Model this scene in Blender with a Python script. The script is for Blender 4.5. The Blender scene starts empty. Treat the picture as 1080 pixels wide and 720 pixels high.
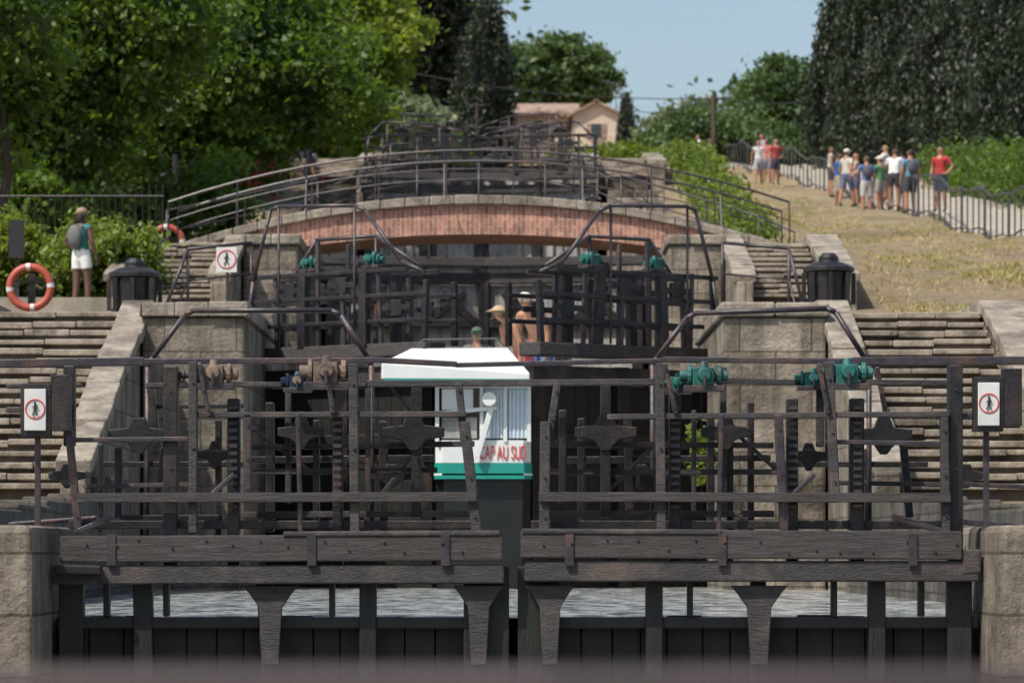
import bpy, bmesh, math, random
import numpy as np
from mathutils import Vector, Matrix
random.seed(7); rng=np.random.default_rng(7)
sc=bpy.context.scene
K=36.0/(150*1080)      # metres per image pixel per metre of distance
def W(x,y,D): return Vector(((x-540)*K*D, D, (583-y)*K*D))  # image pixel x, y at chosen depth D to world position
def lerp(a,b,t): return a+(b-a)*t
# ------------------------------------------------------------------ materials
def newmat(name):
    m=bpy.data.materials.new(name); m.use_nodes=True
    nt=m.node_tree; nt.nodes.clear()
    o=nt.nodes.new('ShaderNodeOutputMaterial'); b=nt.nodes.new('ShaderNodeBsdfPrincipled')
    nt.links.new(b.outputs[0],o.inputs[0]); return m,nt,b,o
def N(nt,t,**kw):
    n=nt.nodes.new(t)
    for k,v in kw.items():
        if hasattr(n,k): setattr(n,k,v)
    return n
def mixc(nt,fac,a,b,mode='MIX'):
    n=nt.nodes.new('ShaderNodeMix'); n.data_type='RGBA'; n.blend_type=mode
    for i,v in ((0,fac),(6,a),(7,b)):
        if isinstance(v,(int,float)): n.inputs[i].default_value=v
        elif isinstance(v,tuple): n.inputs[i].default_value=(*v[:3],1)
        else: nt.links.new(v,n.inputs[i])
    return n.outputs[2]
def noise(nt,vec,scale,detail=5,rough=.6):
    n=nt.nodes.new('ShaderNodeTexNoise'); n.inputs['Scale'].default_value=scale
    n.inputs['Detail'].default_value=detail; n.inputs['Roughness'].default_value=rough
    if vec is not None: nt.links.new(vec,n.inputs['Vector'])
    return n.outputs['Fac']
def ramp(nt,f,a,b):
    n=nt.nodes.new('ShaderNodeMapRange'); n.inputs[1].default_value=a; n.inputs[2].default_value=b
    nt.links.new(f,n.inputs[0]); return n.outputs[0]
def mat(name,c1,c2,scale=3,rough=.85,bump=.3,c3=None,stain=0,joints=None,stretch=None,metal=0,edge=None,bdist=.02):
    m,nt,b,o=newmat(name)
    tc=N(nt,'ShaderNodeTexCoord'); vec=tc.outputs['Object']
    if stretch:
        mp=N(nt,'ShaderNodeMapping'); mp.inputs['Scale'].default_value=stretch
        nt.links.new(vec,mp.inputs[0]); sv=mp.outputs[0]
    else: sv=vec
    f=ramp(nt,noise(nt,sv,scale,8,.65),.3,.7)
    col=mixc(nt,f,c1,c2)
    if c3:
        f3=ramp(nt,noise(nt,vec,scale*.35,6,.7),.5,.66); col=mixc(nt,f3,col,c3)
    if stain:
        mp=N(nt,'ShaderNodeMapping'); mp.inputs['Scale'].default_value=(2.5,2.5,.35)
        nt.links.new(vec,mp.inputs[0]); fs=ramp(nt,noise(nt,mp.outputs[0],1.3,6,.7),.45,.7)
        fm=N(nt,'ShaderNodeMath',operation='MULTIPLY'); nt.links.new(fs,fm.inputs[0]); fm.inputs[1].default_value=stain
        col=mixc(nt,fm.outputs[0],col,(.04,.032,.025))
        fp=ramp(nt,noise(nt,vec,11,4,.7),.60,.68); fq=N(nt,'ShaderNodeMath',operation='MULTIPLY'); nt.links.new(fp,fq.inputs[0]); fq.inputs[1].default_value=stain*.7
        col=mixc(nt,fq.outputs[0],col,(.06,.052,.042))
    hgt=noise(nt,sv,scale*4,8,.7)
    if joints:
        s=N(nt,'ShaderNodeSeparateXYZ'); nt.links.new(vec,s.inputs[0])
        a=N(nt,'ShaderNodeMath',operation='ADD'); nt.links.new(s.outputs[0],a.inputs[0]); nt.links.new(s.outputs[1],a.inputs[1])
        c=N(nt,'ShaderNodeCombineXYZ'); 
        if joints[2]: nt.links.new(s.outputs[2],c.inputs[0]); nt.links.new(a.outputs[0],c.inputs[1])
        else: nt.links.new(a.outputs[0],c.inputs[0]); nt.links.new(s.outputs[2],c.inputs[1])
        br=N(nt,'ShaderNodeTexBrick'); nt.links.new(c.outputs[0],br.inputs['Vector'])
        br.inputs['Scale'].default_value=1; br.inputs['Brick Width'].default_value=joints[0]; br.inputs['Row Height'].default_value=joints[1]
        br.inputs['Mortar Size'].default_value=joints[3]; br.inputs['Mortar Smooth'].default_value=.3
        br.inputs['Color1'].default_value=(1,1,1,1); br.inputs['Color2'].default_value=(.62,.6,.58,1); br.inputs['Mortar'].default_value=(.35,.33,.3,1) if not joints[2] else (1.1,1.5,1.8,1)
        col=mixc(nt,1.0,col,br.outputs['Color'],'MULTIPLY')
    nt.links.new(col,b.inputs['Base Color']); b.inputs['Roughness'].default_value=rough; b.inputs['Metallic'].default_value=metal
    if bump:
        bp=N(nt,'ShaderNodeBump'); bp.inputs['Strength'].default_value=bump; bp.inputs['Distance'].default_value=bdist
        nt.links.new(hgt,bp.inputs['Height']); nt.links.new(bp.outputs[0],b.inputs['Normal'])
    return m
def leafmat(name,c1,c2,c3,tr=.4,scale=.5):
    m=bpy.data.materials.new(name); m.use_nodes=True; nt=m.node_tree; nt.nodes.clear()
    o=N(nt,'ShaderNodeOutputMaterial'); d=N(nt,'ShaderNodeBsdfPrincipled'); t=N(nt,'ShaderNodeBsdfTranslucent'); mx=N(nt,'ShaderNodeMixShader')
    g=N(nt,'ShaderNodeNewGeometry'); tc=N(nt,'ShaderNodeTexCoord')
    col=mixc(nt,g.outputs['Random Per Island'],c1,c2)
    col=mixc(nt,ramp(nt,noise(nt,tc.outputs['Object'],scale,3),.42,.62),col,c3)  # noise patches of the third tone; on tree crowns, painted clump shading
    nt.links.new(col,d.inputs['Base Color']); d.inputs['Roughness'].default_value=.55
    tcx=mixc(nt,.5,col,(c2[0]*1.6,c2[1]*1.7,c2[2]*.6)); nt.links.new(tcx,t.inputs[0])
    mx.inputs[0].default_value=tr; nt.links.new(d.outputs[0],mx.inputs[1]); nt.links.new(t.outputs[0],mx.inputs[2]); nt.links.new(mx.outputs[0],o.inputs[0])
    return m
M={}
M['wood']=mat('weathered_black_wood',(.011,.009,.010),(.052,.045,.046),6,.5,.6,c3=(.095,.070,.060),stretch=(1,1,4))
M['woodh']=mat('weathered_grey_beam',(.014,.013,.013),(.092,.081,.078),5,.55,.9,c3=(.050,.036,.030),stretch=(.7,3,9))
M['wooddark']=mat('wet_dark_wood',(.007,.007,.007),(.024,.022,.020),4,.5,.6,c3=(.018,.024,.012),stretch=(5,5,.6))
M['iron']=mat('painted_iron',(.020,.017,.021),(.062,.053,.060),9,.36,.3,c3=(.11,.060,.044))
M['ironblack']=mat('black_iron',(.005,.005,.006),(.020,.018,.019),9,.4,.4,c3=(.046,.031,.027))
M['rust']=mat('rusty_gear_paint',(.10,.07,.055),(.28,.19,.14),12,.7,.5,c3=(.05,.04,.035))
M['railpaint']=mat('weathered_bridge_rail',(.06,.045,.045),(.10,.075,.075),8,.6,.3)
M['teal']=mat('teal_gear_paint',(.008,.08,.07),(.018,.16,.13),12,.45,.3,c3=(.015,.05,.04))
M['bluehub']=mat('blue_gear_paint',(.03,.06,.11),(.05,.10,.15),12,.5,.3)
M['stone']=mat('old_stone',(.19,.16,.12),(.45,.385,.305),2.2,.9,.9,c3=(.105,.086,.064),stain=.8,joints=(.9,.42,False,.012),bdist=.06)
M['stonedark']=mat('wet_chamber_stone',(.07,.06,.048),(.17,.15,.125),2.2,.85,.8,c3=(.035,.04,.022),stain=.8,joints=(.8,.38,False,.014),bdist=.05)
M['coping']=mat('coping_stone',(.23,.195,.15),(.45,.39,.315),3,.9,.9,c3=(.135,.11,.083),stain=.6,bdist=.05)
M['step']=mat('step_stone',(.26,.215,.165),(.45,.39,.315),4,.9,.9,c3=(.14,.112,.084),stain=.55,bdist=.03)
M['riser']=mat('shaded_riser_stone',(.065,.052,.040),(.15,.125,.096),4,.9,.8,c3=(.045,.036,.028),stain=.5)  # step stone darkened: shade on the risers is painted into the colour
M['palepanel']=mat('weathered_pale_panel',(.30,.295,.28),(.45,.44,.42),3,.8,.5,c3=(.18,.18,.16),stain=.5,stretch=(4,4,.6))
M['brick']=mat('arch_brick',(.42,.18,.12),(.62,.33,.23),9,.9,.5,c3=(.34,.19,.14),stain=.3,joints=(.26,.085,True,.009))
M['white']=mat('white_gelcoat',(.66,.69,.67),(.76,.78,.76),2,.35,.02)
M['boatteal']=mat('teal_stripe_paint',(.01,.24,.19),(.02,.30,.24),3,.35,.02)
M['boatblack']=mat('shadowed_black_hull',(.006,.007,.007),(.012,.014,.013),3,.4,.1)  # black lower hull, darkened to carry the deep shadow it lies in
M['curtain']=mat('window_with_blue_blind',(.30,.45,.58),(.45,.6,.7),6,.2,.02)
M['glass']=mat('dark_window_glass',(.02,.03,.035),(.05,.06,.065),2,.08,0)
M['red']=mat('red_paint',(.50,.03,.025),(.60,.05,.04),6,.5,.05)
M['orange']=mat('lifebuoy_red',(.34,.06,.04),(.42,.09,.05),6,.5,.05)
M['signwhite']=mat('sign_white',(.52,.52,.5),(.7,.7,.68),5,.5,.05)
M['black']=mat('sign_black',(.012,.012,.012),(.02,.02,.02),5,.5,.0)
M['wall']=mat('house_render',(.50,.40,.31),(.62,.50,.39),1.5,.9,.2)
M['tile']=mat('roof_tile',(.36,.24,.18),(.52,.37,.28),3,.9,.5,joints=(.3,.2,False,.02))
M['fence']=mat('fence_paint',(.035,.035,.04),(.08,.08,.08),9,.5,.1)
M['bark']=mat('bark',(.035,.027,.02),(.09,.07,.052),5,.9,.8,stretch=(3,3,.5))
M['path']=mat('gravel_path',(.27,.24,.19),(.39,.35,.28),2,.95,.4)
M['paving']=mat('quay_paving',(.24,.205,.16),(.38,.33,.265),1.5,.95,.5,c3=(.16,.15,.10))
M['leafA']=leafmat('plane_leaves',(.060,.12,.014),(.15,.225,.03),(.022,.052,.010),.45,.65)  # sunlit yellow-green and dark shade between clumps put into the leaf tones
M['leafB']=leafmat('bright_leaves',(.12,.185,.018),(.25,.29,.04),(.050,.10,.015),.5,.6)
M['leafOl']=leafmat('olive_leaves',(.14,.18,.10),(.23,.27,.16),(.10,.14,.07),.3,.5)
M['leafC']=leafmat('cypress_leaves',(.012,.024,.010),(.034,.048,.017),(.009,.016,.008),.15,.9)
M['leafP']=leafmat('pine_leaves',(.05,.10,.025),(.11,.16,.04),(.03,.065,.02),.25,.35)
M['leafH']=leafmat('hedge_leaves',(.10,.16,.02),(.22,.27,.04),(.06,.11,.016),.4,.8)
M['grass']=leafmat('dry_grass_blades',(.54,.42,.21),(.44,.35,.17),(.30,.27,.11),.3,.35)
M['greengrass']=leafmat('green_grass_blades',(.25,.24,.06),(.40,.34,.12),(.16,.19,.045),.3,.5)
M['petal']=leafmat('red_petals',(.40,.03,.06),(.5,.06,.12),(.4,.03,.06),.3,.7)
m,nt,b,o=newmat('ground_grass'); tc=N(nt,'ShaderNodeTexCoord'); v=tc.outputs['Object']
c=mixc(nt,ramp(nt,noise(nt,v,3.5,8,.75),.35,.65),(.32,.24,.135),(.50,.39,.235))
c=mixc(nt,ramp(nt,noise(nt,v,.22,6,.7),.53,.66),c,(.24,.22,.085))
c=mixc(nt,ramp(nt,noise(nt,v,.5,8,.75),.51,.62),c,(.28,.178,.115))
c=mixc(nt,ramp(nt,noise(nt,v,14,3,.6),.58,.70),c,(.14,.11,.07))
nt.links.new(c,b.inputs['Base Color']); b.inputs['Roughness'].default_value=.95
bp=N(nt,'ShaderNodeBump'); bp.inputs['Strength'].default_value=1; bp.inputs['Distance'].default_value=.16
nt.links.new(noise(nt,v,5,9,.85),bp.inputs['Height']); nt.links.new(bp.outputs[0],b.inputs['Normal']); M['ground']=m
m,nt,b,o=newmat('canal_water'); tc=N(nt,'ShaderNodeTexCoord'); v=tc.outputs['Object']
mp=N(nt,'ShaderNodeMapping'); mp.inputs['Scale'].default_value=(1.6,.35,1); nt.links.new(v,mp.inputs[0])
c=mixc(nt,ramp(nt,noise(nt,mp.outputs[0],2.5,8,.75),.42,.56),(.09,.11,.10),(.62,.64,.62))  # pale streaks: white foam and ripple glints painted into the colour
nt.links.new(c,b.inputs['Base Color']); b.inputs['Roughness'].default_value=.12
bp=N(nt,'ShaderNodeBump'); bp.inputs['Strength'].default_value=1; bp.inputs['Distance'].default_value=.25
nt.links.new(noise(nt,mp.outputs[0],3.2,7,.65),bp.inputs['Height']); nt.links.new(bp.outputs[0],b.inputs['Normal']); M['water']=m
# ------------------------------------------------------------------ mesh builder
def link(o): sc.collection.objects.link(o); return o
def empty(name,loc=(0,0,0)):
    e=bpy.data.objects.new(name,None); e.empty_display_size=.3; link(e); return e
class MB:
    def __init__(s): s.v=[];s.f=[];s.m=[];s.mats=[]
    def mi(s,k):
        if k not in s.mats: s.mats.append(k)
        return s.mats.index(k)
    def add(s,vs,fs,k):
        b=len(s.v); s.v+= [tuple(p) for p in vs]; i=s.mi(k)
        for f in fs: s.f.append(tuple(b+j for j in f)); s.m.append(i)
    def box(s,x0,x1,y0,y1,z0,z1,k):
        vs=[(x,y,z) for x in (x0,x1) for y in (y0,y1) for z in (z0,z1)]
        s.add(vs,[(0,1,3,2),(4,6,7,5),(0,4,5,1),(2,3,7,6),(0,2,6,4),(1,5,7,3)],k)
    def beam(s,a,b,w,h,k,up=Vector((0,0,1))):
        a=Vector(a);b=Vector(b);d=(b-a).normalized()
        if abs(d.dot(up))>.95: up=Vector((0,1,0))
        sx=d.cross(up).normalized(); u=sx.cross(d)
        vs=[p+sx*i*w/2+u*j*h/2 for p in (a,b) for i,j in ((-1,-1),(1,-1),(1,1),(-1,1))]
        s.add(vs,[(0,1,2,3)[::-1],(4,5,6,7),(0,1,5,4),(1,2,6,5),(2,3,7,6),(3,0,4,7)],k)
    def cyl(s,a,b,r0,r1,k,n=10,cap=True):
        a=Vector(a);b=Vector(b);d=(b-a).normalized(); up=Vector((0,0,1)) if abs(d.z)<.9 else Vector((1,0,0))
        sx=d.cross(up).normalized(); u=sx.cross(d); vs=[]
        for p,r in ((a,r0),(b,r1)):
            for i in range(n):
                t=2*math.pi*i/n; vs.append(p+sx*math.cos(t)*r+u*math.sin(t)*r)
        fs=[(i,(i+1)%n,n+(i+1)%n,n+i) for i in range(n)]
        if cap: fs+=[tuple(range(n))[::-1],tuple(range(n,2*n))]
        s.add(vs,fs,k)
    def tube(s,pts,r,k,n=8):
        for a,b in zip(pts[:-1],pts[1:]): s.cyl(a,b,r,r,k,n)
    def extr(s,pts,y0,y1,k):
        n=len(pts); vs=[(x,y0,z) for x,z in pts]+[(x,y1,z) for x,z in pts]
        s.add(vs,[tuple(range(n)),tuple(range(n,2*n))[::-1]]+[(i,n+i,n+(i+1)%n,(i+1)%n) for i in range(n)],k)
    def lathe(s,c,prof,k,n=16):
        vs=[];fs=[]
        for r,z in prof:
            for i in range(n):
                t=2*math.pi*i/n; vs.append((c[0]+r*math.cos(t),c[1]+r*math.sin(t),c[2]+z))
        for j in range(len(prof)-1):
            for i in range(n): fs.append((j*n+i,j*n+(i+1)%n,(j+1)*n+(i+1)%n,(j+1)*n+i))
        fs.append(tuple((len(prof)-1)*n+i for i in range(n))); s.add(vs,fs,k)
    def torus(s,c,R,r,k,k2=None,ax='y',n=32,m=10):
        vs=[];
        for i in range(n):
            t=2*math.pi*i/n
            for j in range(m):
                q=2*math.pi*j/m; rr=R+r*math.cos(q)
                vs.append((c[0]+rr*math.cos(t),c[1]+r*math.sin(q),c[2]+rr*math.sin(t)))
        for i in range(n):
            kk=k2 if (k2 and i%8==0) else k
            s.add([vs[((i+a)%n)*m+j] for a in (0,1) for j in range(m)],[(j,(j+1)%m,m+(j+1)%m,m+j) for j in range(m)],kk)
    def obj(s,name,parent=None,bevel=0,smooth=False):
        me=bpy.data.meshes.new(name); me.from_pydata(s.v,[],s.f)
        for k in s.mats: me.materials.append(M[k] if isinstance(k,str) else k)
        me.polygons.foreach_set('material_index',s.m); 
        if smooth: me.polygons.foreach_set('use_smooth',[True]*len(s.f))
        me.update(); bm=bmesh.new(); bm.from_mesh(me); bmesh.ops.recalc_face_normals(bm,faces=bm.faces); bm.to_mesh(me); bm.free()
        o=bpy.data.objects.new(name,me); link(o)
        if parent: o.parent=parent
        if bevel:
            bv=o.modifiers.new('b','BEVEL'); bv.width=bevel; bv.segments=2; bv.limit_method='ANGLE'
        return o
# ------------------------------------------------------------------ terrain
PY=[-60,30,47,48,55,66,72,73.5,77.5,82,95,112,115,120,143,165,183,220,280,400,900,4000]
PT=[.0,.2,.62,.64,3.08,3.65,4.15,4.33,5.6,5.75,7.0,9.6,10.1,11.0,12.9,14.6,16.4,20,26,30,30,30]
GY=[-60,30,48,58,66,80,95,118,140,165,183,220,280,400,900,4000]
GT=[.2,.5,1.2,3.1,3.6,5.2,6.85,9.3,11.8,14.6,16.4,20,26,30,30,30]
def T(y): return float(np.interp(y,PY,PT))
def G(y): return float(np.interp(y,GY,GT))
def cx(y): return float(np.interp(y,[30,58,84,110,143,160],[0,-.39,-.55,-.8,-1.18,-1.3]))
def wob(x,y): return .10*math.sin(x*.9+y*.31)+.08*math.sin(x*2.1-y*.7)+.05*math.sin(y*1.7+x*.3)
def H(x,y):
    u=x-cx(y); a=abs(u)
    if a<=4.35 and y<150: return T(y)-6.0
    if a<6.7: return T(y)-.06
    t=min(1,(a-6.7)/1.5); z=lerp(T(y)-.06,G(y),t)
    if u>0: z+=wob(x,y)*min(1,max(0,(a-7)/2))
    else: z+=wob(x,y)*min(1,max(0,(a-10)/2))-.05
    if x<-60 or x>60: z+=min(12,(abs(x)-60)*.03)*math.sin(x*.02+1)*.5
    return z
us=[-3000,-1200,-500,-250,-120,-80,-60,-45,-35]+list(np.arange(-28,-8,1.0))+[-8.2,-7.4,-6.7,-5.6,-4.62,-4.33,0]
us=us+[-u for u in us[-2::-1]]
ys=[-400,-100,-60,-20,0,15,30]+list(np.arange(32,200,1.0))+list(range(205,300,5))+[320,350,400,500,700,1000,2000,4000]
ys=sorted(set(ys+[73.5,77.5,149.9,150.1]))
vs=[];fs=[]
for y in ys:
    for u in us: x=u+cx(y); vs.append((x,y,H(x,y)))
nu=len(us)
for j in range(len(ys)-1):
    for i in range(nu-1): a=j*nu+i; fs.append((a,a+1,a+nu+1,a+nu))
g=MB(); g.add(vs,fs,'ground'); g.obj('ground',smooth=True)
def fx(y): return 11.4-(y-95)*.0205
g=MB(); vs=[];fs=[]; pl=list(np.arange(60,215,1.0))
for y in pl:
    for k in range(6):
        x=fx(y)+.15+k*.7; vs.append((x,y,H(x,y)+.03))
for j in range(len(pl)-1):
    for i in range(5): a=j*6+i; fs.append((a,a+1,a+7,a+6))
g.add(vs,fs,'path'); g.obj('footpath',smooth=True)
def water(x0,x1,y0,y1,z):
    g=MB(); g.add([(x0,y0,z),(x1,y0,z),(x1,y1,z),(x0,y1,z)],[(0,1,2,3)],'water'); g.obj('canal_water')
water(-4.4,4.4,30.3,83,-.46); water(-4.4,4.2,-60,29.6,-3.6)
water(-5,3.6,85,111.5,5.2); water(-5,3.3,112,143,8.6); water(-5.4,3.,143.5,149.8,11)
# ------------------------------------------------------------------ lock masonry
g=MB()
g.box(-7,-3.24,28.9,31.6,-5,.19,'stone'); g.box(3.30,7,28.9,31.6,-5,.19,'stone')
g.obj('gate_abutment_wall',bevel=.05)
g=MB()
for sgn in (-1,1):
    y=31.6
    while y<47.5:
        y2=y+2.6; c0=cx(y); 
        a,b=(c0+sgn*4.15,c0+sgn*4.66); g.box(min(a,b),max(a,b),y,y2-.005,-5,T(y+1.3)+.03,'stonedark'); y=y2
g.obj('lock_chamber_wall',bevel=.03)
def stage(y0,y1,z0,z1,inner,wst,pierw,nst,wallend,out=.5):
    c=cx(y1); e=empty('stone_staircase'); zb=z0-4
    for sgn in (-1,1):
        def bx(g,a,b,*r):
            a,b=c+sgn*a,c+sgn*b; g.box(min(a,b),max(a,b),*r)
        g=MB(); bx(g,pierw,inner-.34,y1-1.6,y1+6,zb-3,z1-.12,'stone'); g.obj('pier',e,bevel=.04)
        g=MB(); 
        q=pierw-.05
        while q<inner-.31:
            q2=min(inner-.30,q+random.uniform(.4,.7)); bx(g,q+.004,q2-.004,y1-1.66+random.uniform(-.02,.02),y1+6,z1-.12,z1+.06+random.uniform(-.01,.01),'coping'); q=q2
        g.obj('pier_coping',e,bevel=.03)
        for a,b,nm in ((inner-.34,inner,'inner_ramp'),(inner+wst,inner+wst+out,'outer_ramp')):
            g=MB(); xa,xb=sorted((c+sgn*(a+.03),c+sgn*(b-.03)))
            pr=[(y0-1.4,z0-1.2),(y0-1.4,z0+.25),(y1-.3,z1+.02),(wallend,z1+.02),(wallend,zb),(y0-1.4,zb)]
            n=len(pr); vs=[(xa,p,q) for p,q in pr]+[(xb,p,q) for p,q in pr]
            g.add(vs,[tuple(range(n)),tuple(range(n,2*n))]+[(i,(i+1)%n,n+(i+1)%n,n+i) for i in range(n)],'stone'); g.obj(nm,e,bevel=.02)
            g=MB()
            L=(y1-.3)-(y0-1.4); q=9
            for i in range(q):
                p0=y0-1.4+L*i/q+.008; p1=y0-1.4+L*(i+1)/q-.008; jz=random.uniform(-.02,.02); jx=random.uniform(-.015,.015)
                h0=lerp(z0+.25,z1+.02,i/q)+.06+jz; h1=lerp(z0+.25,z1+.02,(i+1)/q)+.06+jz
                g.beam(((c+sgn*(a+b)/2)+jx,p0,h0),((c+sgn*(a+b)/2)+jx,p1,h1),b-a+.06,.15,'coping')
            g.beam((c+sgn*(a+b)/2,y1-.3,z1+.08),(c+sgn*(a+b)/2,wallend,z1+.08),b-a+.08,.16,'coping')
            g.obj(nm+'_coping',e,bevel=.02)
        g=MB()
        for i in range(nst):
            p=y0+(y1-y0)*i/nst; z=z0+(z1-z0)*(i+1)/nst; rs=(z1-z0)/nst
            xs=[inner+.02]; 
            while xs[-1]<inner+wst-.9: xs.append(xs[-1]+random.uniform(.45,.95))
            xs.append(inner+wst-.02)
            for xa,xb in zip(xs[:-1],xs[1:]):
                dz=random.uniform(-.020,.010); dy=random.uniform(-.04,.03)
                bx(g,xa+.004,xb-.004,p-.05+dy,p+(y1-y0)/nst+.03,z-rs*random.uniform(.42,.60)+dz,z+dz,'step')
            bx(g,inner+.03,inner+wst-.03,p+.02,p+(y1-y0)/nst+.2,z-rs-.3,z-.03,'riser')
        g.obj('steps',e,bevel=.012)
        g=MB(); bx(g,inner+.0,inner+wst+out,y1,y1+3,z1-1,z1-.03,'paving'); g.obj('landing',e)
stage(48,55,.64,3.08,4.62,1.75,3.0,18,57)
stage(73.5,77.5,4.33,5.6,4.62,1.25,3.3,11,79)
stage(114.6,119.5,10.05,11.0,3.25,1.35,2.6,9,122,out=.4)
g=MB()
for y0,y1,zb in ((61,72,-5),(83.6,112.5,2),(121,149.5,6)):
    y=y0
    while y<y1:
        y2=min(y+3,y1)
        for sgn in (-1,1):
            inn=3.3; a,b=cx(y)+sgn*inn,cx(y)+sgn*4.7
            g.box(min(a,b),max(a,b),y,y2-.01,zb,T(y)+.02,'stone')
        y=y2
g.obj('quay_wall',bevel=.03)
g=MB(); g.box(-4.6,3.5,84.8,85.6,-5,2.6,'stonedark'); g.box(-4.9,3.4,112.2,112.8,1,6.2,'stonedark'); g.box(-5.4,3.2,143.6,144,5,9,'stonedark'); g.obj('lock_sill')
# ------------------------------------------------------------------ bridge
e=empty('brick_arch_bridge'); Db=78.2; s=K*Db; bc=(505-540)*s; n=36
def topz(x): return (583-206)*s-((x-bc)/5.76)**2*(56*s) + 0
half=3.42
def inz(x): return (583-247)*s-((x-bc)/half)**2*(15*s)
g=MB(); xs=[bc-half+2*half*i/n for i in range(n+1)]
for a,b in zip(xs[:-1],xs[1:]):
    g.extr([(a,inz(a)),(b,inz(b)),(b,topz(b)-.17),(a,topz(a)-.17)],Db,Db+2.4,'brick')
g.obj('brick_arch',e)
g=MB()
for sg in (-1,1):
    for i in range(8):
        a=bc+sg*(half+ (5.8-half)*i/8); b=bc+sg*(half+(5.8-half)*(i+1)/8)
        if sg<0: a,b=b,a
        g.extr([(a,3.2),(b,3.2),(b,topz(b)-.17),(a,topz(a)-.17)],Db+.02,Db+2.4,'brick' if i<2 else 'stone')
    a,b=sorted((bc+sg*3.3,bc+sg*4.4)); g.box(a,b,Db-.1,Db+2.6,-5,inz(bc+half)-.02,'stone')
g.obj('abutment',e)
g=MB(); m=26; xs=[bc-5.85+11.7*i/m for i in range(m+1)]
for a,b in zip(xs[:-1],xs[1:]):
    a+=.006;b-=.006; dz=random.uniform(-.008,.008)
    g.extr([(a,topz(a)-.17),(b,topz(b)-.17),(b,topz(b)+dz),(a,topz(a)+dz)],Db-.09,Db+.35,'coping')
    g.extr([(a,topz(a)-.17),(b,topz(b)-.17),(b,topz(b)-.05),(a,topz(a)-.05)],Db+.36,Db+2.1,'paving')
    g.extr([(a,topz(a)-.17),(b,topz(b)-.17),(b,topz(b)),(a,topz(a))],Db+2.11,Db+2.5,'coping')
g.obj('coping',e,bevel=.02)
for yy in (Db+.15,Db+2.3):
    g=MB(); xs=[bc-5.7+11.4*i/18 for i in range(19)]
    for x in xs[::2]: g.cyl((x,yy,topz(x)-.02),(x,yy,topz(x)+.84),.020,.016,'iron',6)
    for h,r in ((.84,.024),(.50,.012)):
        g.tube([Vector((x,yy,topz(x)+h)) for x in xs],r,'iron',6)
    for x in xs[::4]: g.cyl((x,yy-.5 if yy<Db+1 else yy+.4,topz(x)-.1),(x,yy,topz(x)+.6),.011,.011,'iron',5)
    g.obj('railing',e)
# ------------------------------------------------------------------ gear boxes
def gear(g,p,w,k,k2=None,dirx=Vector((1,0,0))):
    p=Vector(p); d=dirx.normalized(); k2=k2 or k
    dy=Vector((-d.y,d.x,0)); 
    g.beam(p-d*w*.42,p+d*w*.42,w*.55,w*.12,'iron')
    g.beam(p-d*w*.24+Vector((0,0,w*.24)),p+d*w*.2+Vector((0,0,w*.24)),w*.46,w*.38,k)
    g.cyl(p-d*w*.5+Vector((0,0,w*.26)),p+d*w*.5+Vector((0,0,w*.26)),w*.12,w*.12,k,12)
    g.cyl(p-d*w*.34+Vector((0,0,w*.26)),p-d*w*.26+Vector((0,0,w*.26)),w*.24,w*.24,k,14)
    g.cyl(p+d*w*.27+Vector((0,0,w*.26)),p+d*w*.36+Vector((0,0,w*.26)),w*.22,w*.22,k2,14)
    g.cyl(p-dy*w*.38+Vector((0,0,w*.28)),p-dy*w*.2+Vector((0,0,w*.28)),w*.13,w*.16,k2,12)
    g.cyl(p+Vector((0,0,w*.4)),p+Vector((0,0,w*.56)),w*.12,w*.07,k,10)
    g.beam(p-dy*w*.40+Vector((-.0,0,w*.28)),p-dy*w*.40+Vector((0,0,w*.02)),w*.06,w*.05,'iron')
def plate(g,x,z,w,h,y,k='wood'):
    pts=[(x-w/2,z+h*.16),(x-w*.18,z+h*.22),(x-w*.1,z+h*.5),(x+w*.1,z+h*.5),(x+w*.18,z+h*.22),(x+w/2,z+h*.16),(x+w/2,z-h*.1),(x+w*.2,z-h*.2),(x+w*.06,z-h*.5),(x-w*.06,z-h*.5),(x-w*.2,z-h*.2),(x-w/2,z-h*.1)]
    g.extr(pts,y-.03,y+.03,k)
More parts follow.
